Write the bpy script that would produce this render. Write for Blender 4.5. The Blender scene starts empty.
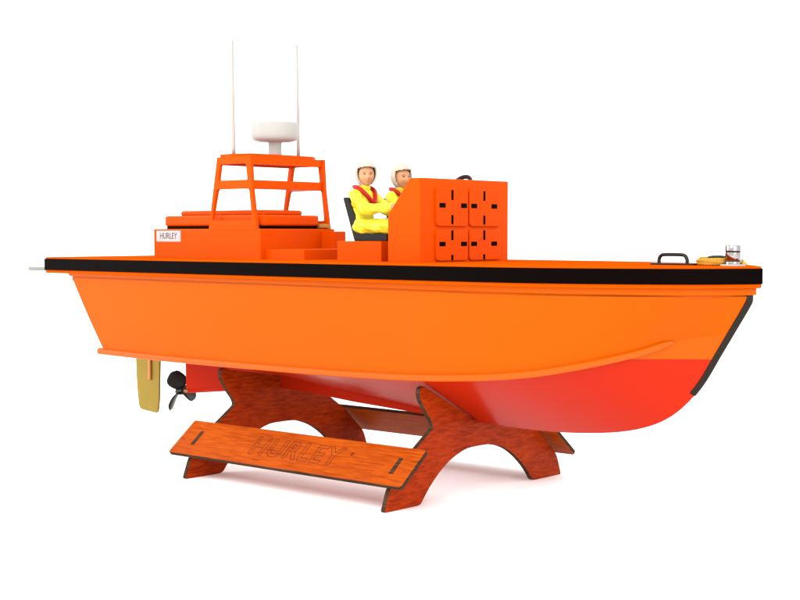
import bpy, bmesh, math, random
import numpy as np
from mathutils import Vector, Matrix

random.seed(4)
S = 0.001                      # everything below is written in millimetres
scn = bpy.context.scene
COL = scn.collection
YC = 156.0                     # centre plane of the boat
ZD = 251.0                     # deck level

# ------------------------------------------------------------------ materials
def lin(c):
    return tuple((v / 12.92 if v <= .04045 else ((v + .055) / 1.055) ** 2.4) for v in c)

EXPO = .86
def base_mat(name, col, rough=.35, spec=.5, metal=0., coat=0., bump=0., bscale=60., var=0., vscale=8., coatr=.08):
    m = bpy.data.materials.new(name); m.use_nodes = True
    nt = m.node_tree; b = nt.nodes['Principled BSDF']
    if name != 'white_sweep_floor': col = tuple(v * EXPO for v in col)
    b.inputs['Base Color'].default_value = (*col, 1)
    b.inputs['Roughness'].default_value = rough
    b.inputs['Specular IOR Level'].default_value = spec
    b.inputs['Metallic'].default_value = metal
    b.inputs['Coat Weight'].default_value = coat
    b.inputs['Coat Roughness'].default_value = coatr
    tc = nt.nodes.new('ShaderNodeTexCoord')
    if var > 0:
        n = nt.nodes.new('ShaderNodeTexNoise'); n.inputs['Scale'].default_value = vscale
        n.inputs['Detail'].default_value = 6
        nt.links.new(tc.outputs['Object'], n.inputs['Vector'])
        mx = nt.nodes.new('ShaderNodeMix'); mx.data_type = 'RGBA'
        mx.inputs[6].default_value = (*[max(0, v * (1 - var)) for v in col], 1)
        mx.inputs[7].default_value = (*[min(1, v * (1 + var)) for v in col], 1)
        nt.links.new(n.outputs['Fac'], mx.inputs[0]); nt.links.new(mx.outputs[2], b.inputs['Base Color'])
        rr = nt.nodes.new('ShaderNodeMapRange')
        rr.inputs['To Min'].default_value = max(.02, rough * .8); rr.inputs['To Max'].default_value = min(1, rough * 1.25)
        nt.links.new(n.outputs['Fac'], rr.inputs['Value']); nt.links.new(rr.outputs['Result'], b.inputs['Roughness'])
    if bump > 0:
        n2 = nt.nodes.new('ShaderNodeTexNoise'); n2.inputs['Scale'].default_value = bscale
        n2.inputs['Detail'].default_value = 4
        nt.links.new(tc.outputs['Object'], n2.inputs['Vector'])
        bp = nt.nodes.new('ShaderNodeBump'); bp.inputs['Strength'].default_value = bump
        bp.inputs['Distance'].default_value = .001
        nt.links.new(n2.outputs['Fac'], bp.inputs['Height']); nt.links.new(bp.outputs['Normal'], b.inputs['Normal'])
        if coat > 0: nt.links.new(bp.outputs['Normal'], b.inputs['Coat Normal'])
    return m

ORANGE = (.56, .055, .0001)
HORANGE = (.44, .071, .0005)
RED = (.395, .0150, .0026)
M = {}
M['orange'] = base_mat('orange_topside_paint', ORANGE, .4, .02, bump=.04, bscale=260, var=.05, vscale=9)
M['lid_orange'] = base_mat('orange_glossy_lid_paint', (.56, .052, .0001), .3, .02, bump=.05, bscale=120, var=.05, vscale=12)
M['hull_orange'] = base_mat('orange_hull_paint', HORANGE, .2, .04, coat=.0, bump=.03, bscale=45, var=.03, vscale=5)
M['rail'] = base_mat('orange_rail_paint', HORANGE, .14, .12)
M['deck_orange'] = base_mat('orange_deck_paint', (.50, .060, .001), .6, .0, bump=.04, bscale=200, var=.05)
M['black'] = base_mat('black_rubber', (.0017, .0006, .0004), .5, .014, bump=.12, bscale=300)
M['blackpaint'] = base_mat('black_plastic', (.006, .005, .004), .35, .16, bump=.05, bscale=300)
M['slot'] = base_mat('black_slot', (.003, .002, .0015), .7, .015)
M['stem'] = base_mat('dark_grey_stem_band', (.016, .0115, .009), .45, .09, bump=.05, bscale=200)
M['cleat'] = base_mat('dark_cast_metal', (.014, .012, .010), .4, .16, bump=.1, bscale=400)
M['seat'] = base_mat('charcoal_seat_plastic', (.011, .009, .006), .42, .09, bump=.06, bscale=250)
M['white'] = base_mat('cream_white_plastic', (.35, .345, .325), .4, .1, bump=.03, bscale=150, var=.03)
M['antenna'] = base_mat('white_fibreglass', (.345, .31, .285), .45, .05)
M['label'] = base_mat('white_sticker_vinyl', (.42, .385, .39), .5, .08)
M['ink'] = base_mat('grey_black_ink', (.05, .05, .05), .6, .1)
M['grey'] = base_mat('grey_aluminium_sheet', (.13, .14, .125), .45, .4, bump=.05, bscale=200)
M['rudder'] = base_mat('olive_gold_brass', (.26, .18, .026), .42, .08, bump=.12, bscale=150, var=.13, vscale=25)
M['copper'] = base_mat('copper_tube', (.42, .17, .04), .3, .5, metal=.55)
M['prop'] = base_mat('dark_propeller_plastic', (.008, .005, .004), .33, .16, bump=.05, bscale=200)
M['chrome'] = base_mat('polished_chrome', (.30, .28, .265), .08, .5, metal=1., bump=.4, bscale=140)
M['rope'] = base_mat('yellow_cotton_rope', (.50, .26, .035), .85, .1, bump=.5, bscale=900, var=.2, vscale=90)
M['tanrope'] = base_mat('tan_cotton_rope', (.36, .19, .04), .85, .1, bump=.5, bscale=900, var=.2, vscale=90)
M['suit'] = base_mat('yellow_enamel_suit', (.60, .53, .028), .28, .16, bump=.08, bscale=110, var=.1, vscale=70)
M['skin'] = base_mat('painted_skin', (.47, .235, .12), .45, .10, bump=.08, bscale=200, var=.08, vscale=120)
M['helmet'] = base_mat('cream_helmet_enamel', (.42, .375, .305), .38, .12, bump=.12, bscale=120, var=.05, vscale=60)
M['redvest'] = base_mat('red_enamel', (.36, .007, .003), .3, .15, bump=.15, bscale=150, var=.1, vscale=90)
M['eye'] = base_mat('dark_eye_paint', (.09, .035, .02), .4, .3)
M['lips'] = base_mat('painted_lips', (.36, .12, .07), .5, .2)

def wood(name, edge=False, axis='X'):
    m = bpy.data.materials.new(name); m.use_nodes = True
    nt = m.node_tree; b = nt.nodes['Principled BSDF']
    tc = nt.nodes.new('ShaderNodeTexCoord')
    mp = nt.nodes.new('ShaderNodeMapping'); mp.inputs['Scale'].default_value = {'X': (34, 520, 520), 'Y': (480, 60, 380)}[axis]
    nt.links.new(tc.outputs['Object'], mp.inputs['Vector'])
    n = nt.nodes.new('ShaderNodeTexNoise'); n.inputs['Scale'].default_value = 1; n.inputs['Detail'].default_value = 8
    n.inputs['Distortion'].default_value = .6
    nt.links.new(mp.outputs[0], n.inputs['Vector'])
    blot = nt.nodes.new('ShaderNodeTexNoise'); blot.inputs['Scale'].default_value = 16; blot.inputs['Detail'].default_value = 4
    blot.inputs['Distortion'].default_value = .5
    nt.links.new(tc.outputs['Object'], blot.inputs['Vector'])
    add = nt.nodes.new('ShaderNodeMath'); add.operation = 'MULTIPLY_ADD'; add.inputs[1].default_value = .77
    nt.links.new(n.outputs['Fac'], add.inputs[0])
    mu = nt.nodes.new('ShaderNodeMath'); mu.operation = 'MULTIPLY'; mu.inputs[1].default_value = .33
    nt.links.new(blot.outputs['Fac'], mu.inputs[0]); nt.links.new(mu.outputs[0], add.inputs[2])
    r = nt.nodes.new('ShaderNodeValToRGB')
    cs = [(.33, (.15, .016, .0008)), (.46, (.27, .038, .0016)), (.60, (.345, .056, .0022)), (.80, (.42, .080, .004))]  # plank tones; the warm highlight on the planks is put into the colour
    if axis == 'Y': cs = [(.34, (.15, .0105, .0006)), (.50, (.235, .019, .001)), (.62, (.30, .027, .0016)), (.80, (.36, .038, .003))]
    if edge: cs = [(.36, (.018, .010, .006)), (.55, (.045, .024, .014)), (.75, (.085, .045, .024))]
    e = r.color_ramp.elements
    e[0].position, e[0].color = cs[0][0], (*cs[0][1], 1); e[1].position, e[1].color = cs[-1][0], (*cs[-1][1], 1)
    for p, c in cs[1:-1]:
        k = e.new(p); k.color = (*c, 1)
    for k in e: k.color = (*[v * EXPO for v in k.color[:3]], 1)
    nt.links.new(add.outputs[0], r.inputs[0]); nt.links.new(r.outputs[0], b.inputs['Base Color'])
    b.inputs['Roughness'].default_value = .6 if edge else .38
    b.inputs['Specular IOR Level'].default_value = .02 if edge else .035
    bp = nt.nodes.new('ShaderNodeBump'); bp.inputs['Strength'].default_value = .12; bp.inputs['Distance'].default_value = .0006
    nt.links.new(n.outputs['Fac'], bp.inputs['Height']); nt.links.new(bp.outputs['Normal'], b.inputs['Normal'])
    return m
M['wood'] = wood('stained_plywood'); M['woody'] = wood('stained_plywood_frame', axis='Y')
M['burnt'] = wood('burnt_plywood_edge', True)

def hull_bottom_mat():                      # red bottom paint up to the waterline, orange above it
    m = base_mat('red_bottom_paint', RED, .2, .075, coat=.0, bump=.03, bscale=45)
    nt = m.node_tree; b = nt.nodes['Principled BSDF']
    tc = [n for n in nt.nodes if n.type == 'TEX_COORD'][0]
    sp = nt.nodes.new('ShaderNodeSeparateXYZ'); nt.links.new(tc.outputs['Object'], sp.inputs[0])
    g = nt.nodes.new('ShaderNodeMath'); g.operation = 'GREATER_THAN'; g.inputs[1].default_value = (161.5 - 76) * S
    nt.links.new(sp.outputs['Z'], g.inputs[0])
    mx = nt.nodes.new('ShaderNodeMix'); mx.data_type = 'RGBA'
    mx.inputs[6].default_value = (*[v * EXPO for v in RED], 1); mx.inputs[7].default_value = (*[v * EXPO for v in HORANGE], 1)
    nt.links.new(g.outputs[0], mx.inputs[0]); nt.links.new(mx.outputs[2], b.inputs['Base Color'])
    return m
M['hull_bottom'] = hull_bottom_mat()

# ------------------------------------------------------------------ helpers
def thing(name, label, cat, loc, group=None):
    o = bpy.data.objects.new(name, None); COL.objects.link(o)
    o.location = Vector(loc) * S; o.empty_display_size = .02
    o['label'] = label; o['category'] = cat; o['origin'] = [float(v) for v in loc]
    if group: o['group'] = group
    return o

def org(p):
    while p is not None and 'origin' not in p: p = p.parent
    return Vector(p['origin']) if p is not None else Vector((0, 0, 0))

def obj(name, bm, mat, parent=None, smooth=False, bevel=0., segs=2, subsurf=0, angle=35, label=None):
    """links the bmesh (world millimetres) as ONE mesh object under parent"""
    o3 = org(parent)
    bmesh.ops.recalc_face_normals(bm, faces=bm.faces)
    for v in bm.verts: v.co = (v.co - o3) * S
    me = bpy.data.meshes.new(name); bm.to_mesh(me); bm.free()
    mats = mat if isinstance(mat, (list, tuple)) else [mat]
    for mm in mats: me.materials.append(M[mm])
    o = bpy.data.objects.new(name, me); COL.objects.link(o); o.parent = parent
    for p in me.polygons: p.use_smooth = bool(smooth or bevel)
    if bevel:
        md = o.modifiers.new('bevel', 'BEVEL'); md.width = bevel * S; md.segments = segs
        md.limit_method = 'ANGLE'; md.angle_limit = math.radians(angle); md.harden_normals = True
    if subsurf:
        md = o.modifiers.new('sub', 'SUBSURF'); md.levels = subsurf; md.render_levels = subsurf
    if label: o['label'] = label
    return o

def new(): return bmesh.new()

def box(bm, x0, x1, y0, y1, z0, z1):
    v = [bm.verts.new((x, y, z)) for x in (x0, x1) for y in (y0, y1) for z in (z0, z1)]
    for f in ((0, 1, 3, 2), (4, 6, 7, 5), (0, 4, 5, 1), (2, 3, 7, 6), (0, 2, 6, 4), (1, 5, 7, 3)):
        bm.faces.new([v[i] for i in f])

def prism(bm, pts, ax, a, b, side_mat=None):
    """polygon pts (two coords) extruded on axis ax from a to b"""
    def mk(p, q):
        c = list(p); c.insert(ax, q); return c
    A = [bm.verts.new(mk(p, a)) for p in pts]; B = [bm.verts.new(mk(p, b)) for p in pts]
    bm.faces.new(A); bm.faces.new(B[::-1]); n = len(pts)
    for i in range(n):
        f = bm.faces.new((A[i], B[i], B[(i + 1) % n], A[(i + 1) % n]))
        if side_mat is not None: f.material_index = side_mat

def rounded(pts, rad, k=5):
    """polygon with corners rounded; rad a number or a list"""
    out = []; n = len(pts)
    for i in range(n):
        r = rad if isinstance(rad, (int, float)) else rad[i]
        p = Vector(pts[i]); a = Vector(pts[i - 1]) - p; b = Vector(pts[(i + 1) % n]) - p
        if r <= 0: out.append(tuple(p)); continue
        r2 = min(r, a.length * .48, b.length * .48)
        A = p + a.normalized() * r2; B = p + b.normalized() * r2
        for j in range(k + 1):
            t = j / k; out.append(tuple(A * (1 - t) ** 2 + p * 2 * t * (1 - t) + B * t * t))
    return out

def catmull(P, k=8, closed=False):
    P = [np.array(p, float) for p in P]; n = len(P); out = []
    for i in range(n if closed else n - 1):
        if closed: p0, p1, p2, p3 = P[i - 1], P[i], P[(i + 1) % n], P[(i + 2) % n]
        else:
            p1, p2 = P[i], P[i + 1]
            p0 = P[i - 1] if i else 2 * p1 - p2
            p3 = P[i + 2] if i + 2 < n else 2 * p2 - p1
        for j in range(k):
            t = j / k
            out.append(.5 * ((2 * p1) + (-p0 + p2) * t + (2 * p0 - 5 * p1 + 4 * p2 - p3) * t * t + (-p0 + 3 * p1 - 3 * p2 + p3) * t ** 3))
    if not closed: out.append(P[-1])
    return out

def tube(bm, path, r, n=10, closed=False, flat=1., up=(0, 0, 1)):
    """round tube along path; r number or list; flat squeezes along 'up'"""
    P = [Vector(p) for p in path]; m = len(P); rings = []; up = Vector(up); prev = None
    for i in range(m):
        if closed: t = P[(i + 1) % m] - P[i - 1]
        else: t = P[min(i + 1, m - 1)] - P[max(i - 1, 0)]
        t.normalize()
        s = t.cross(up)
        if s.length < .15:
            s = prev if prev is not None else t.cross(Vector((0, 1, 0)) if abs(t.y) < .9 else Vector((1, 0, 0)))
            s = s - t * s.dot(t)
        s.normalize(); u = s.cross(t); prev = s
        rr = r[i] if isinstance(r, (list, tuple)) else r
        rings.append([bm.verts.new(P[i] + s * rr * math.cos(a) + u * rr * flat * math.sin(a)) for a in [2 * math.pi * j / n for j in range(n)]])
    for i in range(m if closed else m - 1):
        A, B = rings[i], rings[(i + 1) % m]
        for j in range(n): bm.faces.new((A[j], A[(j + 1) % n], B[(j + 1) % n], B[j]))
    if not closed: bm.faces.new(rings[0][::-1]); bm.faces.new(rings[-1])

def lathe(bm, prof, cx, cy, n=40):
    rings = []
    for r, z in prof:
        rings.append([bm.verts.new((cx + r * math.cos(2 * math.pi * j / n), cy + r * math.sin(2 * math.pi * j / n), z)) for j in range(n)])
    for A, B in zip(rings, rings[1:]):
        for j in range(n): bm.faces.new((A[j], A[(j + 1) % n], B[(j + 1) % n], B[j]))
    bm.faces.new(rings[0][::-1]); bm.faces.new(rings[-1])

def text_mesh(body, size, outline=None, extrude=.15, offset=0., space=1.0):
    cu = bpy.data.curves.new('txt', 'FONT'); cu.body = body; cu.size = size; cu.align_x = 'CENTER'; cu.align_y = 'CENTER'
    cu.space_character = space; cu.offset = offset
    if outline: cu.fill_mode = 'NONE'; cu.bevel_depth = outline; cu.bevel_resolution = 1
    else: cu.extrude = extrude
    t = bpy.data.objects.new('txt', cu); COL.objects.link(t)
    bpy.context.view_layer.update()
    dg = bpy.context.evaluated_depsgraph_get()
    me = bpy.data.meshes.new_from_object(t.evaluated_get(dg))
    bpy.data.objects.remove(t); bm = new(); bm.from_mesh(me); bpy.data.meshes.remove(me)
    return bm

def rope_strands(bm, path, r, closed=False, pitch=9., n=6):
    """three strands laid around a path"""
    P = [Vector(p) for p in path]; m = len(P); L = [0]
    for i in range(1, m): L.append(L[-1] + (P[i] - P[i - 1]).length)
    for s in range(3):
        pts = []
        for i in range(m):
            t = (P[(i + 1) % m] - P[i - 1]) if closed else (P[min(i + 1, m - 1)] - P[max(i - 1, 0)])
            t.normalize(); a = t.cross(Vector((0, 0, 1)));
            if a.length < .1: a = t.cross(Vector((0, 1, 0)))
            a.normalize(); b = a.cross(t)
            ph = 2 * math.pi * (L[i] / pitch + s / 3)
            pts.append(P[i] + (a * math.cos(ph) + b * math.sin(ph)) * r * .5)
        tube(bm, pts, r * .56, n, closed)

# ------------------------------------------------------------------ the floor
bm = new(); R0 = 30000
box(bm, -R0, R0, -R0, R0, -20, 0)
M['floor'] = base_mat('white_sweep_floor', (.93, .925, .92), .7, .05, var=.01, vscale=2)
fl = obj('floor', bm, 'floor'); fl['kind'] = 'structure'

# ------------------------------------------------------------------ display stand
stand = thing('display_stand', 'reddish brown stained plywood cradle stand with engraved front plank, holding up the boat', 'display stand', (0, YC, 0))
half = [(0, 0), (9, 24), (44, 56), (62, 68), (77.5, 78.5), (75, 85), (65, 97), (55, 112), (55, 122), (62, 124), (68.5, 121), (122, 93.5), (148, 80)]
rads = [3.2, 6, 0, 5, 4, 4, 6, 6, 5, 4, 4, 0, 2]
inner = [(153, 51), (137, 50.5), (125, 48), (109, 42.5), (95, 35), (83, 26.5), (72, 17), (64, 8.5), (57.5, 1.4), (49, 0)]
irad = [0, 0, 0, 0, 0, 0, 0, 0, 4, 2.5]
def frame_outline(dz=0.):
    L = [(y, z) for y, z in half]
    if dz: L = L[:11] + [(150.5, 108), (151, 95)]
    R = [(2 * YC - y, z) for y, z in L][::-1]
    cin = [tuple(float(v) for v in q) for q in catmull(inner, 3)]
    irad = [0] * (len(cin) - 5) + [0, 0, 3, 0, 2.5]
    I = cin; IR = [(2 * YC - y, z) for y, z in cin][::-1]
    pts = L + R + IR + I; rd = rads + rads[::-1] + irad[::-1] + irad
    return rounded(pts, rd)
for X in (0, -305):
    bm = new(); prism(bm, frame_outline(0 if X == 0 else 9), 0, X - 2.8, X + 2.8, side_mat=1)
    fr = obj('cradle_frame', bm, ['woody', 'burnt'], stand, bevel=.35, segs=1, angle=50)
# planks on the outer edges of the legs
def plank(side):
    a = Vector((0.5, 28.5)); b = Vector((41.5, 61.5)); d = (b - a).normalized(); nrm = Vector((d.y, -d.x))  # inward
    th = 4.6; x0, x1 = -333, 24
    def P(x, s, t):                        # s along the slope, t inward
        q = a + d * s + nrm * t; y = q.x if side < 0 else 2 * YC - q.x
        return Vector((x, y, q.y))
    W = (b - a).length
    out = rounded([(x0, 0), (x1, 0), (x1, W), (x0, W)], 3.5, 4)
    bm = new()
    A = [bm.verts.new(P(x, s, 0)) for x, s in out]; B = [bm.verts.new(P(x, s, th)) for x, s in out]
    bm.faces.new(A); bm.faces.new(B[::-1]); n = len(out)
    for i in range(n):
        bm.faces.new((A[i], B[i], B[(i + 1) % n], A[(i + 1) % n])).material_index = 1
    pl = obj('plank', bm, ['wood', 'burnt'], stand, bevel=.35, segs=1, angle=50)
    for X in (0, -305):
        bm = new(); o = rounded([(X - 2.9, 15.5), (X + 2.9, 15.5), (X + 2.9, 37.5), (X - 2.9, 37.5)], .6, 2)
        A = [bm.verts.new(P(x, s, -.12)) for x, s in o]; B = [bm.verts.new(P(x, s, 1)) for x, s in o]
        bm.faces.new(A); bm.faces.new(B[::-1]); n = len(o)
        for i in range(n): bm.faces.new((A[i], B[i], B[(i + 1) % n], A[(i + 1) % n]))
        obj('tenon', bm, 'burnt', pl)
    if side < 0:
        t = text_mesh('HURLEY', 34, outline=.38, offset=.5, space=1.12)
        t2 = text_mesh('o', 8, outline=.34)
        bm = new()
        for tb, cx, cy in ((t, -146, W * .50), (t2, -146 + 80, W * .66)):
            vm = {}
            for v in tb.verts: vm[v] = bm.verts.new(P(cx + v.co.x * (1.0), cy + v.co.y * 1.05, -.03 - v.co.z * .6))
            for f in tb.faces:
                try: bm.faces.new([vm[v] for v in f.verts])
                except ValueError: pass
            tb.free()
        M['engrave'] = base_mat('burnt_engraving', (.11, .016, .002), .7, .1)
        obj('engraved_lettering', bm, 'engrave', pl)
plank(-1); plank(1)

# ------------------------------------------------------------------ the boat
boat = thing('model_boat', 'orange model rescue boat with red bottom and black rubbing strip, standing on the wooden cradle', 'model boat', (0, YC, 76))

deck_pts = [(-606, 130), (-450, 131), (-300, 131), (-130, 130.5), (0, 129.5), (78, 128), (115, 126), (150, 121), (190, 110), (221, 97), (253, 80), (278, 64.5), (299, 48), (316, 26), (333, 2.0)]
dk = catmull(deck_pts, 6)
def offset_half(o, x0=None, tip=None):
    """outline of one side moved by o outwards, cut at stern x0"""
    pts = []
    for i, p in enumerate(dk):
        a = dk[max(i - 1, 0)]; b = dk[min(i + 1, len(dk) - 1)]
        t = (b - a) / np.linalg.norm(b - a); nrm = np.array([-t[1], t[0]])
        q = p + nrm * o; pts.append((q[0], max(q[1], 1.2)))
    pts = [(min(a, 333.5), b) for a, b in pts]
    if x0 is not None: pts = [(x0, pts[0][1])] + [q for q in pts if q[0] > x0 + 2]
    return pts
def outline(o, x0=None):
    h = offset_half(o, x0)
    return [(x, YC - y) for x, y in h] + [(x, YC + y) for x, y in h[::-1]]

# hull: two flat-ish panels a side between keel, chine and sheer
KCS = [((-505, 121), (-518, 104, 131.5), (-561, 121, 225)),
       ((-400, 115), (-405, 105.5, 130.2), (-440, 122, 224.5)),
       ((-300, 107), (-300, 106, 129.8), (-320, 122, 224)),
       ((-200, 96), (-200, 106, 129.8), (-210, 121.5, 224)),
       ((-100, 85.5), (-100, 106, 130.6), (-105, 121, 223.5)),
       ((0, 77.2), (0, 105.5, 133), (0, 120, 223)),
       ((90, 75), (80, 101.5, 138), (85, 118.5, 222.5)),
       ((157, 79), (140, 91, 145), (155, 111, 222.5)),
       ((204, 87.5), (190, 73, 155.5), (215, 91, 222.5)),
       ((238, 102), (228, 49.5, 166.5), (255, 69, 222.5)),
       ((265.5, 126.2), (253, 28, 177), (285, 46, 222.5)),
       ((287, 157.5), (280, 12, 183.2), (306, 22, 222.5)),
       ((304.8, 186.5), (304.8, 0.6, 186.5), (323.5, 1.4, 222.5))]
K = catmull([k[0] for k in KCS], 8); Cn = catmull([k[1] for k in KCS], 8); Sh = catmull([k[2] for k in KCS], 8)
for a in Cn + Sh: a[1] = max(a[1], .5)
bm = new()
def grid(bm, rows, mi=0):
    V = [[bm.verts.new(p) for p in r] for r in rows]
    for A, B in zip(V, V[1:]):
        for i in range(len(A) - 1):
            f = bm.faces.new((A[i], A[i + 1], B[i + 1], B[i])); f.material_index = mi
    return V
for s in (-1, 1):
    kk = [Vector((k[0], YC + s * .8, k[1])) for k in K]
    cc = [Vector((c[0], YC + s * c[1], c[2])) for c in Cn]
    ss = [Vector((c[0], YC + s * c[1], c[2])) for c in Sh]
    grid(bm, [[a.lerp(b, t / 6) for a, b in zip(kk, cc)] for t in range(7)], 1)
    rows = []
    for t in range(9):
        u = t / 8; row = []
        for i, (a, b) in enumerate(zip(cc, ss)):
            p = a.lerp(b, u); w = i / len(cc)
            bulge = 2.2 * math.sin(math.pi * u) * (1 - w)      # slight roundness of the topsides
            p.y += s * bulge * .5; row.append(p)
        rows.append(row)
    grid(bm, rows, 0)
# transom and keel edge
tr = [(K[0][0], YC, K[0][1])] + [(Cn[0][0], YC - Cn[0][1], Cn[0][2]), (Sh[0][0], YC - Sh[0][1], Sh[0][2]), (Sh[0][0], YC + Sh[0][1], Sh[0][2]), (Cn[0][0], YC + Cn[0][1], Cn[0][2])]
bm.faces.new([bm.verts.new(p) for p in tr])
V = [[bm.verts.new((k[0], YC - .8, k[1])), bm.verts.new((k[0], YC + .8, k[1]))] for k in K]
for A, B in zip(V, V[1:]): bm.faces.new((A[0], A[1], B[1], B[0])).material_index = 1
V = [[bm.verts.new((p[0], YC - p[1], p[2])), bm.verts.new((p[0], YC + p[1], p[2]))] for p in Sh]
for A, B in zip(V, V[1:]): bm.faces.new((A[0], A[1], B[1], B[0]))
bm.normal_update()
hull = obj('hull', bm, ['hull_orange', 'hull_bottom'], boat, smooth=True)
# the panels meet at sharp edges because they do not share vertices

# chine rails
last = max(i for i, c in enumerate(Cn) if c[0] < 257)
for s in (-1, 1):
    bm = new(); rings = []
    cl = Cn[:last + 1]
    for i, c in enumerate(cl):
        a = cl[max(i - 1, 0)]; b = cl[min(i + 1, len(cl) - 1)]
        t = np.array([b[0] - a[0], b[1] - a[1]]); t /= np.linalg.norm(t); nx, ny = -t[1], t[0]
        fade = min(1, (last - i) / 5 + .45)
        def pt(o, z): return bm.verts.new((c[0] + nx * o, YC + s * (c[1] + ny * o), c[2] + z))
        x_ext = 0
        rings.append([pt(-1.5, -1.2), pt(3.4 * fade + .3, -3.4 * fade), pt(4.6 * fade + .3, -2.2 * fade), pt(4.8 * fade + .3, 1.6 * fade), pt(3.6 * fade + .3, 3.2 * fade), pt(1.0, 4.6 * fade)])
    r0 = [bm.verts.new(v.co + Vector((-9, 0, .4))) for v in rings[0]]   # runs a little past the transom
    rings = [r0] + rings
    for A, B in zip(rings, rings[1:]):
        for j in range(6): bm.faces.new((A[j], A[(j + 1) % 6], B[(j + 1) % 6], B[j]))
    bm.faces.new(rings[0]); bm.faces.new(rings[-1][::-1])
    obj('chine_rail', bm, 'rail', hull, bevel=.7, segs=2, angle=25)

# stem band
bm = new(); stem = [(264.5, 125.3), (272, 134.5), (279.5, 145.3), (290.5, 163.5), (297.5, 174.7), (304.8, 186.5), (314.5, 202), (321.5, 213.5), (323.8, 218.5), (324, 225.5)]
sp = catmull(stem, 5); rings = []
for i, p in enumerate(sp):
    a = sp[max(i - 1, 0)]; b = sp[min(i + 1, len(sp) - 1)]; t = (b - a) / np.linalg.norm(b - a); nx, nz = t[1], -t[0]
    rings.append([bm.verts.new((p[0] + nx * o, YC + y, p[1] + nz * o)) for o, y in ((1.1, -1.2), (-3.1, -4.3), (-4.2, -3.3), (-4.2, 3.3), (-3.1, 4.3), (1.1, 1.2))])
for A, B in zip(rings, rings[1:]):
    for j in range(6): bm.faces.new((A[j], A[(j + 1) % 6], B[(j + 1) % 6], B[j]))
bm.faces.new(rings[0]); bm.faces.new(rings[-1][::-1])
obj('stem_band', bm, 'stem', hull, bevel=.4, segs=1, angle=30)

# skeg and propeller shaft
M['red'] = base_mat('red_bottom_gloss', RED, .35, .02, coat=.0, bump=.03, bscale=60)
bm = new(); prism(bm, [(-481, 127), (-480, 78.5), (-413, 83.5), (-345, 90.5), (-302, 92.5), (-250, 90), (-186, 85), (-89, 80), (-10, 76.6), (40, 76.5), (40, 84), (-100, 96), (-200, 106), (-300, 117), (-400, 124)], 1, YC - 2.6, YC + 2.6)
obj('skeg', bm, 'red', hull, bevel=.5)
bm = new(); tube(bm, [(-476, YC, 76.2), (-413, YC, 83.2), (-330, YC, 92.5)], 3.3, 16)
obj('shaft_tube', bm, 'red', hull, smooth=True)
bm = new(); tube(bm, [(-490, YC, 74.7), (-476.5, YC, 76.2)], 2.4, 14)
M['brass'] = base_mat('tan_brass', (.30, .16, .06), .4, .4, metal=.4)
obj('shaft_bush', bm, 'brass', hull, smooth=True)
prop = None
bm = new()
tube(bm, [(-502, YC, 73.3), (-500, YC, 73.5), (-495, YC, 74.1), (-487, YC, 75)], [2.2, 4.2, 5, 4.6], 18)
prop = obj('propeller', bm, 'prop', boat, bevel=.3)
for ang in (104, 228, 344):
    bm = new(); N = 20
    a = math.radians(ang); rad = Vector((0, math.cos(a), math.sin(a))); tan = Vector((0, -math.sin(a), math.cos(a))); ax = Vector((1, 0, 0))
    def bp(u, w):                    # u: 0 root..1 tip radius, w: -1..1 chord
        r = 3 + 25.5 * u
        tw = math.radians(52 - 24 * u)
        ch = tan * math.cos(tw) - ax * math.sin(tw)
        wd = (2.8 + 10.4 * math.sin(math.pi * min(1, u ** .85) * .93 + .06)) * (1 if u < .999 else .4)
        return Vector((-494.5, YC, 74.2)) + rad * r + ch * (w * wd + 1.5 * u) + ax * (-1.2 * w * w)
    for off in (0,):
        A = [[bp(u, w) for w in (-1, -.6, -.2, .2, .6, 1)] for u in [i / N for i in range(N)] + [1.0]]
        grid(bm, A)
    o = obj('blade', bm, 'prop', prop, smooth=True)
    md = o.modifiers.new('solid', 'SOLIDIFY'); md.thickness = 1.5 * S; md.offset = 0
    md = o.modifiers.new('b', 'BEVEL'); md.width = .5 * S; md.segments = 2

# rudder
bm = new(); prism(bm, rounded([(-586, 160), (-533, 160), (-537, 60), (-540, 41.5), (-578, 44.5), (-583, 80)], [0, 0, 0, 5, 8, 20], 6), 1, YC - 1.6, YC + 1.6)
rud = obj('rudder', bm, 'rudder', boat, bevel=.5)
bm = new(); tube(bm, [(-553, YC - 2.6, 86), (-553, YC - 2.6, 190)], 2.9, 16); obj('rudder_stock', bm, 'copper', rud, smooth=False, bevel=.4)

# deck slab, black strip, ledge
bm = new(); prism(bm, outline(-.4), 2, 230.6, ZD)
deck = obj('deck', bm, 'deck_orange', boat, bevel=1.1, segs=3, angle=40)
bm = new(); h0 = offset_half(-.8); h1 = offset_half(1.5)
h0[-1] = (333.0, 0); h1[-1] = (334.8, 0)
side0 = [(x, YC - y) for x, y in h0] + [(x, YC + y) for x, y in h0[-2::-1]]
side1 = [(x, YC - y) for x, y in h1] + [(x, YC + y) for x, y in h1[-2::-1]]
R = []
for a, b in zip(side0, side1):
    R.append([bm.verts.new((a[0], a[1], 234.4)), bm.verts.new((b[0], b[1], 234.4)), bm.verts.new((b[0], b[1], 249.0)), bm.verts.new((a[0], a[1], 249.0))])
for A, B in zip(R, R[1:]):
    for j in range(4): bm.faces.new((A[j], A[(j + 1) % 4], B[(j + 1) % 4], B[j]))
bm.faces.new(R[0]); bm.faces.new(R[-1][::-1])
obj('rubbing_strip', bm, 'black', deck, bevel=.5, segs=2, angle=45)
bm = new(); prism(bm, outline(-6.0, -566), 2, 224.9, 230.6)
bm.verts.ensure_lookup_table()
for v in bm.verts:
    if v.co.z < 225: v.co.z = float(np.interp(v.co.x, [-566, -100, 330], [227.0, 225.2, 224.0]))
for v in bm.verts:
    if v.co.z < 228 and v.co.x < 300: v.co.y = YC + (v.co.y - YC) * (1 - 2.4 / 125)
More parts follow.
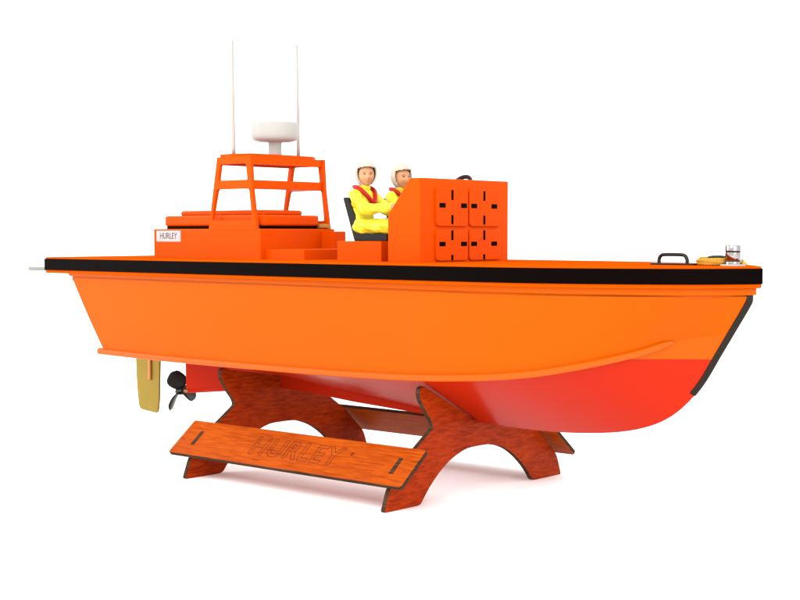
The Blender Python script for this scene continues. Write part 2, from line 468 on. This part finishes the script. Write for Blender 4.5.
obj('hull_ledge', bm, 'hull_orange', deck, bevel=.5, segs=2, angle=40)
bm = new(); prism(bm, outline(-10.5, -562.5), 2, 221.5, 229)
obj('gap_filler', bm, 'hull_orange', deck)
bm = new(); prism(bm, rounded([(-664, 40), (-596, 32), (-596, 280), (-664, 272)], 1.5, 3), 2, 232.6, 237)
obj('stern_platform', bm, 'grey', boat, bevel=.3)

# ---- cabin
bm = new(); box(bm, -469, -274, 93, 219, ZD - .5, 287)
cab = obj('cabin', bm, 'orange', boat, bevel=.8, segs=3)
bm = new(); box(bm, -274.5, -254, 196, 218, ZD - .5, 284)
obj('side_step', bm, 'orange', cab, bevel=.7)
bm = new(); box(bm, -274.5, -210, 101, 211, ZD - .5, 263)
obj('footwell_box', bm, 'orange', cab, bevel=.7)
# hatch: gasket, lower lid, raised upper lid
bm = new(); prism(bm, rounded([(-464, 105), (-281, 105), (-281, 201), (-464, 201)], 12), 2, 287, 290.5)
obj('hatch_gasket', bm, 'black', cab, bevel=.2)
bm = new(); prism(bm, rounded([(-466, 103), (-279, 103), (-279, 203), (-466, 203)], 14), 2, 290.5, 303.5)
lid = obj('hatch_lid', bm, 'lid_orange', boat, bevel=3.0, segs=5)
bm = new(); prism(bm, rounded([(-452, 118), (-296, 118), (-296, 190), (-452, 190)], 12), 2, 303, 309.8)
obj('raised_panel', bm, 'lid_orange', lid, bevel=3.0, segs=5)
# name label
bm = new(); box(bm, -463, -417, 92.4, 93.2, 271.3, 285.0)
lab = obj('name_label', bm, 'label', boat)
t = text_mesh('HURLEY', 10.6, extrude=.08)
for v in t.verts: v.co = Vector((-440 + v.co.x * .86, 92.3 - v.co.z, 278.1 + v.co.y * 1.02))
obj('lettering', t, 'ink', lab)

# ---- arch
def side_panel(y0, y1, parent):
    out = [(-365, 285), (-349, 373), (-290, 373), (-287.5, 334), (-280, 285)]
    w1 = rounded([(-347, 345), (-343.3, 364.5), (-298.5, 364.5), (-295.5, 345)], 2.5, 4)
    w2 = rounded([(-359, 297), (-349.6, 334.5), (-293, 334.5), (-288, 297)], 3.5, 4)
    cu = bpy.data.curves.new('arch', 'CURVE'); cu.dimensions = '2D'; cu.fill_mode = 'BOTH'
    for poly in (out, w1, w2):
        s = cu.splines.new('POLY'); s.points.add(len(poly) - 1)
        for i, p in enumerate(poly): s.points[i].co = (p[0], p[1], 0, 1)
        s.use_cyclic_u = True
    cu.extrude = (y1 - y0) / 2
    t = bpy.data.objects.new('t', cu); COL.objects.link(t); bpy.context.view_layer.update()
    me = bpy.data.meshes.new_from_object(t.evaluated_get(bpy.context.evaluated_depsgraph_get()))
    bpy.data.objects.remove(t); bm = new(); bm.from_mesh(me); bpy.data.meshes.remove(me)
    bmesh.ops.remove_doubles(bm, verts=bm.verts, dist=.001)
    for v in bm.verts: v.co = Vector((v.co.x, (y0 + y1) / 2 + v.co.z, v.co.y))
    return obj('side_frame', bm, 'orange', parent, bevel=.55, segs=2, angle=40)
bm = new(); prism(bm, rounded([(-346, 94), (-322, 92), (-296, 101), (-294, 156), (-296, 203), (-306, 219), (-346, 217)], 3), 2, 370, 376.5)
arch = obj('roof_bar', bm, 'orange', boat, bevel=.8, segs=3)
side_panel(92.6, 97.2, arch); side_panel(214.8, 219.4, arch)
def rail(x0, x1, z0, z1, x0b=None):
    bm = new(); box(bm, x0, x1, 97.4, 214.6, z0, z1); obj('cross_rail', bm, 'orange', arch, bevel=.6)
rail(-296.5, -291.5, 363.5, 372.6); rail(-347.5, -342.5, 363.5, 372.0)
rail(-306, -291, 334.5, 344.8)
bm = new(); box(bm, -345, -295, 97.5, 214.5, 366.5, 370.5); obj('roof_sheet', bm, 'orange', arch, bevel=.4)

# radar and antennas
bm = new(); lathe(bm, [(8.6, 376), (8.2, 378), (7.9, 383), (8.1, 391), (9, 394)], -314, YC); radar = obj('radar_scanner', bm, 'white', boat, smooth=True)
bm = new(); lathe(bm, [(8, 392.5), (20, 393.2), (26, 395), (28.2, 398), (28.7, 402), (28.8, 414), (28.4, 415.6), (27, 416.6), (14, 417.6), (.5, 418)], -314, YC, 64)
obj('drum', bm, 'white', radar, bevel=.5, segs=2, angle=50)
for y in (99, 209):
    bm = new(); x = -326 if y < 150 else -327
    tube(bm, [(x, y, 376), (x, y, 388), (x - .6, y, 430), (x - 1.2, y - (.6 if y > 150 else 0), 512 + (4 if y > 150 else 0))], [2.4, 2.2, 1.9, 1.3], 10)
    an = obj('whip_antenna', bm, 'antenna', boat, smooth=True)

# ---- helm seats
bm = new(); box(bm, -152, -86, 95, 217, ZD - .5, 273)
pod = obj('seat_box', bm, 'orange', boat, bevel=.7)
def seat(y0, y1):
    bm = new()
    prism(bm, rounded([(-139, 273), (-90, 273), (-90, 281.5), (-127.5, 281.5), (-148.5, 322), (-156.5, 322)], [1, 2.5, 3, 5, 2.5, 2.5], 4), 1, y0, y1)
    return obj('helm_seat', bm, 'seat', boat, bevel=.8, segs=2, angle=40)
seat(109, 139); seat(174, 204)

# ---- console
bm = new(); prism(bm, [(-62, ZD - .5), (-62, 301), (-31, 340), (-17, 340), (-17, ZD - .5)], 1, 79, 233)
con = obj('console', bm, 'orange', boat, bevel=.8, segs=3)
for (ya, yb, vy, h1, h2) in ((103, 157, 129.2, 112.5, 149.2), (160, 216, 185.2, 167, 203.2)):
    for (za, zb, v1, v2, hz) in ((289, 330.5, (317.3, 328), (291.3, 301.3), (309, 314)), (252, 286, (274.3, 285), (252.8, 258.6), (267.8, 272.6))):
        bm = new(); prism(bm, rounded([(ya, za), (yb, za), (yb, zb), (ya, zb)], 5.5, 5), 0, -17.5, -14)
        lk = obj('locker_lid', bm, 'lid_orange', con, bevel=1.2, segs=3, angle=50)
        for (a, b, c, d) in ((vy - 1.8, vy + 1.8, *v1), (vy - 1.8, vy + 1.8, *v2), (h1 - 5.2, h1 + 5.2, *hz), (h2 - 5.2, h2 + 5.2, *hz)):
            bm = new(); box(bm, -14.6, -13.8, a, b, c, d); s = obj('slot', bm, 'slot', lk)
# steering wheel
ax = Vector((-.78, 0, .62)); e1 = Vector((.62, 0, .78)); e2 = Vector((0, 1, 0)); cw = Vector((-57, 195, 332.5))
bm = new(); tube(bm, [cw + e1 * 16 * math.cos(a) + e2 * 16 * math.sin(a) for a in [2 * math.pi * i / 40 for i in range(40)]], 2.5, 12, closed=True, up=(1, .2, .3))
sw = obj('steering_wheel', bm, 'blackpaint', boat, smooth=True)
for a in (math.pi * .5, math.pi * 7 / 6, math.pi * 11 / 6):
    bm = new(); tube(bm, [cw, cw + e1 * 15 * math.cos(a) + e2 * 15 * math.sin(a)], 1.3, 8); obj('spoke', bm, 'blackpaint', sw, smooth=True)
bm = new(); tube(bm, [cw + ax * 1.5, cw - ax * 19], [3.2, 2.6], 12); obj('steering_column', bm, 'blackpaint', sw, bevel=.4)

# ---- fittings on the foredeck
bm = new()
prism(bm, rounded([(216, 150.5), (265, 150.5), (265, 161.5), (216, 161.5)], 4), 2, ZD, ZD + 1.8)
cl = obj('mooring_bar', bm, 'cleat', boat, bevel=.6)
bm = new(); tube(bm, catmull([(224.5, YC, ZD + 1), (224.5, YC, ZD + 5.5), (226.5, YC, ZD + 8.9), (231, YC, ZD + 10), (248, YC, ZD + 10), (253, YC, ZD + 8.9), (255.3, YC, ZD + 5.5), (255.3, YC, ZD + 1)], 5), 1.8, 12, up=(0, 1, 0))
obj('hoop', bm, 'cleat', cl, smooth=True)
bm = new(); lathe(bm, [(12, ZD), (12, ZD + .9), (11.4, ZD + 1.4), (8, ZD + 1.6)], 304, YC); cap = obj('capstan', bm, 'white', boat, bevel=.2)
bm = new(); prof = [(7.6, ZD + 1.4), (7.6, ZD + 4), (6.9, ZD + 4.4), (6.9, ZD + 5.0), (7.2, ZD + 5.6), (7.2, ZD + 12.6), (6.6, ZD + 13), (6.6, ZD + 13.6), (7.4, ZD + 14.2), (7.4, ZD + 18.6), (6.9, ZD + 19.6), (4, ZD + 19.8), (3.6, ZD + 18.6), (.6, ZD + 18.6)]
lathe(bm, prof, 304, YC, 48); drum = obj('drum', bm, 'chrome', cap, bevel=.25, angle=40)
for zz, rr in ((4.7, 6.95), (13.3, 6.7), (19.0, 5.0)):  # dark rings added to give the bright chrome drum darker shading
    bm = new(); tube(bm, [(304 + rr * math.cos(a), YC + rr * math.sin(a), ZD + zz) for a in [2 * math.pi * i / 36 for i in range(36)]], .5, 8, closed=True)
    obj('shade_ring', bm, 'cleat', cap, smooth=True)
bm = new(); lathe(bm, [(3.2, ZD), (3.2, ZD + 6.2), (8.8, ZD + 6.8), (9.6, ZD + 7.8), (8.6, ZD + 9), (3, ZD + 9.9), (.4, ZD + 10)], 284, 163, 32)
obj('mushroom_cleat', bm, 'cleat', boat, smooth=True)

# rope coils (things lying on the boat)
rc = thing('rope_coil', 'yellow ochre rope coiled on the bow deck beside the chrome capstan', 'rope', (281, 167, ZD), )
bm = new(); path = []
turns = 3.2; n = 230
for i in range(n + 1):
    a = 2 * math.pi * turns * i / n
    r = 16.2 - .9 * math.sin(a * .37) - 1.2 * (i / n)
    path.append((281 + r * math.cos(a + 2.2), 164 + r * math.sin(a + 2.2), ZD + 1.9 + 4.2 * i / n + .5 * math.sin(a * 1.7)))
rope_strands(bm, path, 1.9)
obj('coiled_rope', bm, 'rope', rc, smooth=True)
bm = new(); pth = catmull([(290, 178, ZD + 1.6), (302, 175, ZD + 1.6), (312, 166, ZD + 1.6), (313, 160, ZD + 1.6), (309.5, 165, ZD + 5)], 8)
rope_strands(bm, pth, 1.6); obj('rope_end', bm, 'rope', rc, smooth=True)
tc_ = thing('rope_coil', 'small tan coil of rope lying on the cabin roof at the foot of the arch', 'rope', (-283, 209, 287))
bm = new(); path = []
for i in range(150):
    a = 2 * math.pi * 3 * i / 150; r = 6.4
    path.append((-281 + 1.1 * r * math.cos(a), 205.5 + r * math.sin(a) * .95, 288.4 + 3.6 * i / 150))
rope_strands(bm, path, 1.5, pitch=6); obj('coiled_rope', bm, 'tanrope', tc_, smooth=True)

# ------------------------------------------------------------------ the two crew
def capsule_chain(bm, pts, radii, n=14, squash=(1, 1, 1)):
    """tapered chain with ball joints"""
    for p, r in zip(pts, radii):
        bmesh.ops.create_uvsphere(bm, u_segments=n, v_segments=n // 2 + 2, radius=1,
                                  matrix=Matrix.Translation(p) @ Matrix.Diagonal((r * squash[0], r * squash[1], r * squash[2], 1)))
    for (p, r), (q, s) in zip(zip(pts, radii), list(zip(pts, radii))[1:]):
        p = Vector(p); q = Vector(q); m = 5
        tube(bm, [p.lerp(q, i / m) for i in range(m + 1)], [r + (s - r) * i / m for i in range(m + 1)], n)

def crew(root_xyz, yaw_head, label, reach, lean=0.):
    X0, Y0, Z0 = root_xyz
    def W(p): return Vector((X0 + p[0], Y0 + p[1], Z0 + p[2]))
    bm = new()
    # trunk
    for p, r, sq in (((0, 0, 9), 11, (1, 1.15, .9)), ((-1, 0, 17), 10.5, (1, 1.12, 1)), ((-1, 0, 26), 10.6, (.98, 1.15, 1)), ((0, 0, 36), 11.5, (.95, 1.22, 1)), ((0, 0, 42), 10.4, (.9, 1.3, .8)), ((0, 0, 46), 7.4, (.9, 1.3, .7))):
        bmesh.ops.create_uvsphere(bm, u_segments=24, v_segments=16, radius=r * 1.12, matrix=Matrix.Translation(W(p)) @ Matrix.Diagonal((*sq, 1)))
    capsule_chain(bm, [W((0, 0, 46)), W((1.4, 0, 56))], [7.2, 6.4])
    for s in (-1, 1):
        el = (19, s * 18, 27); wr = reach[s]
        capsule_chain(bm, [W((0, s * 14, 43.5)), W((5, s * 16.5, 37)), W(el), W([(a + b) / 2 for a, b in zip(el, wr)]), W(wr)], [7.4, 7.0, 6.5, 5.8, 4.2])
        d = (Vector(wr) - Vector(el)).normalized(); side = d.cross(Vector((0, 0, 1))).normalized(); upv = side.cross(d)
        palm = Vector(wr) + d * 4.5
        capsule_chain(bm, [W(wr), W(palm), W(palm + d * 1.6)], [2.6, 2.9, 2.6], 10, )
        for f, (off, ln) in enumerate(((-2.3, 4.6), (-.8, 5.4), (.8, 5.1), (2.3, 4.1))):
            b0 = palm + side * off + d * 1.5; b1 = b0 + d * ln * .55 - upv * .6; b2 = b1 + d * ln * .2 - upv * ln * .5
            capsule_chain(bm, [W(b0), W(b1), W(b2)], [.95, .85, .7], 8)
        b0 = palm - side * s * 2.2 - d * 1; b1 = b0 - side * s * 1.6 + d * 1.6; b2 = b1 + d * 2 - upv * .8
        capsule_chain(bm, [W(b0), W(b1), W(b2)], [1.1, .95, .8], 8)
        capsule_chain(bm, [W((3, s * 8, 8.8)), W((24, s * 9.5, 8.4)), W((56, s * 9.5, 8)), W((58.5, s * 9.5, -8)), W((58.5, s * 9.5, -22))], [9.4, 8.8, 7, 5.8, 4.6])
        capsule_chain(bm, [W((58.5, s * 9.5, -25.5)), W((63, s * 10, -26.4)), W((67.5, s * 10.5, -26.8))], [4, 3.6, 2.8], 12)
    # head
    cy, sy = math.cos(yaw_head), math.sin(yaw_head)
    hc = Vector((3.4, 0, 65.4)); HS = 1.15
    def H(p):                          # head-local (x forward) to figure
        p = [v * HS for v in p]
        return W((hc.x + p[0] * cy - p[1] * sy, hc.y + p[0] * sy + p[1] * cy, hc.z + p[2]))
    hb = new(); bmesh.ops.create_uvsphere(hb, u_segments=72, v_segments=56, radius=1)
    for v in hb.verts:
        x, y, z = v.co
        jaw = max(0., -z)
        px = x * (9.7 - 1.2 * jaw) + (1.0 * jaw if x > 0 else 1.6 * jaw)
        py = y * (7.9 - 2.3 * jaw * jaw); pz = z * (11.2 if z > 0 else 10.8)
        if x > 0:
            g = lambda a, b, sa, sb: math.exp(-((py - a) / sa) ** 2 - ((pz - b) / sb) ** 2)
            px += 2.5 * g(0, -2.4, 1.15, 1.5) + 1.1 * g(0, .3, .9, 2.2)           # nose
            px += .7 * g(0, 3.6, 5.5, 1.0)                                         # brow
            px -= 1.15 * (g(3.1, 1.3, 1.7, 1.2) + g(-3.1, 1.3, 1.7, 1.2))           # eye sockets
            px += .35 * (g(3.1, 1.2, .9, .6) + g(-3.1, 1.2, .9, .6))
            px += .75 * (g(4.2, -2.6, 1.8, 1.8) + g(-4.2, -2.6, 1.8, 1.8))          # cheeks
            px += .8 * g(0, -5.0, 2.0, .55) - .7 * g(0, -5.75, 2.2, .35) + .8 * g(0, -6.5, 1.7, .55)   # lips
            px += 1.0 * g(0, -9.0, 2.2, 1.3)                                       # chin
        v.co = H((px, py, pz))
    tmp = bpy.data.meshes.new('h'); hb.to_mesh(tmp); hb.free(); bm.from_mesh(tmp); bpy.data.meshes.remove(tmp)
    bmesh.ops.recalc_face_normals(bm, faces=bm.faces)
    # fuse to one continuous surface
    root = Vector((X0, Y0, Z0))
    for v in bm.verts: v.co = v.co - root           # millimetres while fusing
    me = bpy.data.meshes.new('figure'); bm.to_mesh(me); bm.free()
    o = bpy.data.objects.new('figure', me); COL.objects.link(o)
    md = o.modifiers.new('r', 'REMESH'); md.mode = 'VOXEL'; md.voxel_size = .42; md.use_smooth_shade = True
    md = o.modifiers.new('s', 'SMOOTH'); md.factor = .5; md.iterations = 3
    bpy.context.view_layer.update()
    me2 = bpy.data.meshes.new_from_object(o.evaluated_get(bpy.context.evaluated_depsgraph_get()))
    bpy.data.objects.remove(o)
    n = len(me2.vertices); co = np.zeros(n * 3); me2.vertices.foreach_get('co', co); co = co.reshape(-1, 3)
    no = np.zeros(n * 3); me2.vertices.foreach_get('normal', no); no = no.reshape(-1, 3)
    # cloth folds on the suit
    hx = (co[:, 0] - hc.x) * cy + (co[:, 1]) * sy; hy = -(co[:, 0] - hc.x) * sy + co[:, 1] * cy; hz = co[:, 2] - hc.z
    wr = np.minimum(np.linalg.norm(co - (np.array(reach[-1])), axis=1), np.linalg.norm(co - (np.array(reach[1])), axis=1))
    xw = np.maximum(*[((co - np.array(reach[s])) @ np.array((Vector(reach[s]) - Vector((19, s * 18, 27))).normalized())) for s in (-1, 1)])
    head = (co[:, 2] > 54.2)
    hand = (xw > .2) & (wr < 16) & (co[:, 2] > 20)
    suitm = ~(head | hand)
    f = (np.sin(co[:, 2] * .48 + co[:, 0] * .2 + 1.1 * np.sin(co[:, 1] * .18)) * .6 + np.sin(co[:, 0] * .33 - co[:, 2] * .26 + co[:, 1] * .2 + X0) * .4
         + np.sin(co[:, 0] * .8 + co[:, 2] * .7 - co[:, 1] * .4) * .1)
    fade = np.clip((54.2 - co[:, 2]) / 4, 0, 1) * np.clip((-xw) / 4 + (wr > 16) * 1., 0, 1)
    co = co + no * (f * .95 * fade * suitm)[:, None]
    co = co * S
    me2.vertices.foreach_set('co', co.ravel()); me2.update()
    me2.materials.clear(); me2.materials.append(M['suit']); me2.materials.append(M['skin'])
    sk = head | hand
    for p in me2.polygons:
        p.use_smooth = True; p.material_index = 1 if sk[p.vertices[0]] else 0
    b = bpy.data.objects.new('person', me2); COL.objects.link(b); b.location = root * S
    b['label'] = label; b['category'] = 'figure'; b['group'] = 'crew figures at the helm'; b['origin'] = [float(v) for v in root]
    # helmet shell
    hm = new(); bmesh.ops.create_uvsphere(hm, u_segments=64, v_segments=48, radius=1)
    kill = []
    for v in hm.verts:
        x, y, z = v.co
        a = math.atan2(y, x)
        top = .47 - .10 * (y / .8) ** 2
        if (x > 0.08 and z < top and abs(a) < 1.26 - .15 * max(0, -z)) or z < -.80: kill.append(v)
    bmesh.ops.delete(hm, geom=kill, context='VERTS')
    for v in hm.verts:
        x, y, z = v.co
        brim = .9 * math.exp(-((z - .52) / .12) ** 2) * max(0, x)
        v.co = H((x * (11.9 + brim) - .7, y * (10.2 - .9 * max(0, -z)), z * 13.0 + 1.9 if z > 0 else z * 12.4 + 1.9))
    h = obj('helmet', hm, 'helmet', b, smooth=True)
    md = h.modifiers.new('solid', 'SOLIDIFY'); md.thickness = 1.9 * S; md.offset = 0
    md = h.modifiers.new('bv', 'BEVEL'); md.width = .6 * S; md.segments = 2
    md = h.modifiers.new('sub', 'SUBSURF'); md.levels = 1; md.render_levels = 1
    # eyes and brows
    for s in (-1, 1):
        e = new(); bmesh.ops.create_uvsphere(e, u_segments=14, v_segments=10, radius=1)
        for v in e.verts: v.co = H((8.35 + v.co.x * .55, s * 3.1 + v.co.y * 1.15, 1.25 + v.co.z * .55))
        obj('eye', e, 'eye', b, smooth=True)
        e = new(); tube(e, [H((8.9, s * 1.6, 3.0)), H((8.9, s * 3.2, 3.45)), H((7.9, s * 5.0, 3.0))], [.25, .36, .2], 8); obj('eyebrow', e, 'lips', b, smooth=True)
    e = new(); tube(e, [H((9.15, -1.9, -5.6)), H((9.75, 0, -5.75)), H((9.15, 1.9, -5.6))], [.2, .32, .2], 8); obj('mouth', e, 'lips', b, smooth=True)
    # red lifejacket collar: round the neck and down to a V on the chest
    v_ = new(); path = catmull([(-9, 0, 52.5), (-7, -8, 53), (-1, -12, 52), (6, -11, 48.8), (11, -7.0, 43), (14.2, -2.4, 36.5), (14.8, 0, 34.6), (14.2, 2.4, 36.5), (11, 7.0, 43), (6, 11, 48.8), (-1, 12, 52), (-7, 8, 53)], 6, closed=True)
    tube(v_, [W(p) for p in path], 2.5, 12, closed=True)
    lj = obj('lifejacket_collar', v_, 'redvest', b, smooth=True)
    return b
crew((-137, 123, 281), math.radians(-36), 'nearer seated crew figure in yellow suit, whole torso in view, face turned outwards',
     {-1: (60, -13, 29), 1: (60, 12, 30)})
crew((-141, 189, 280), math.radians(-17), 'farther crew figure in yellow suit, chin and chest hidden behind the orange console',
     {-1: (58, -13, 31), 1: (58, 13, 31)})

# ------------------------------------------------------------------ light
w = bpy.data.worlds.new('World'); scn.world = w; w.use_nodes = True
w.node_tree.nodes['Background'].inputs[0].default_value = (1, .995, .985, 1)
w.node_tree.nodes['Background'].inputs[1].default_value = 2.18

def area(name, loc, target, size, power, col=(1, 1, 1), sy=None):
    l = bpy.data.lights.new(name, 'AREA'); l.energy = power; l.color = col
    l.shape = 'RECTANGLE'; l.size = size; l.size_y = sy or size
    o = bpy.data.objects.new(name, l); COL.objects.link(o); o.location = Vector(loc) * S
    o.rotation_euler = (Vector(target) * S - o.location).to_track_quat('-Z', 'Y').to_euler()
    return o
area('key_softbox', (300, -1900, 1700), (-80, YC, 120), 1.8, 45, (1, .985, .96))
area('fill_softbox', (2000, -900, 800), (0, YC, 150), 1.4, 27)
area('left_softbox', (-1900, -1300, 800), (-100, YC, 150), 1.4, 27)

# ------------------------------------------------------------------ camera
TH = math.radians(41.0); F = 1430.; D0 = 1430.
b_ = Vector((1, 0, 0)); t_ = Vector((0, 1, 0)); z_ = Vector((0, 0, 1))
r_ = b_ * math.cos(TH) + t_ * math.sin(TH); g_ = -b_ * math.sin(TH) + t_ * math.cos(TH)
C_ = -(-18 * r_ + D0 * g_) + 282 * z_
pitch = math.atan((300 - 233) / F)
fw = g_ * math.cos(pitch) - z_ * math.sin(pitch); up = g_ * math.sin(pitch) + z_ * math.cos(pitch)
cam = bpy.data.cameras.new('camera'); co = bpy.data.objects.new('camera', cam); COL.objects.link(co)
cam.sensor_width = 36; cam.lens = 36 * F / 800; cam.clip_start = .05; cam.clip_end = 200
co.matrix_world = Matrix.Translation(C_ * S) @ Matrix((r_, up, -fw)).transposed().to_4x4()
scn.camera = co
scn.view_settings.view_transform = 'Standard'; scn.view_settings.look = 'None'
scn.view_settings.exposure = 0; scn.view_settings.gamma = 1
for o in bpy.data.objects:
    if 'origin' in o: del o['origin']
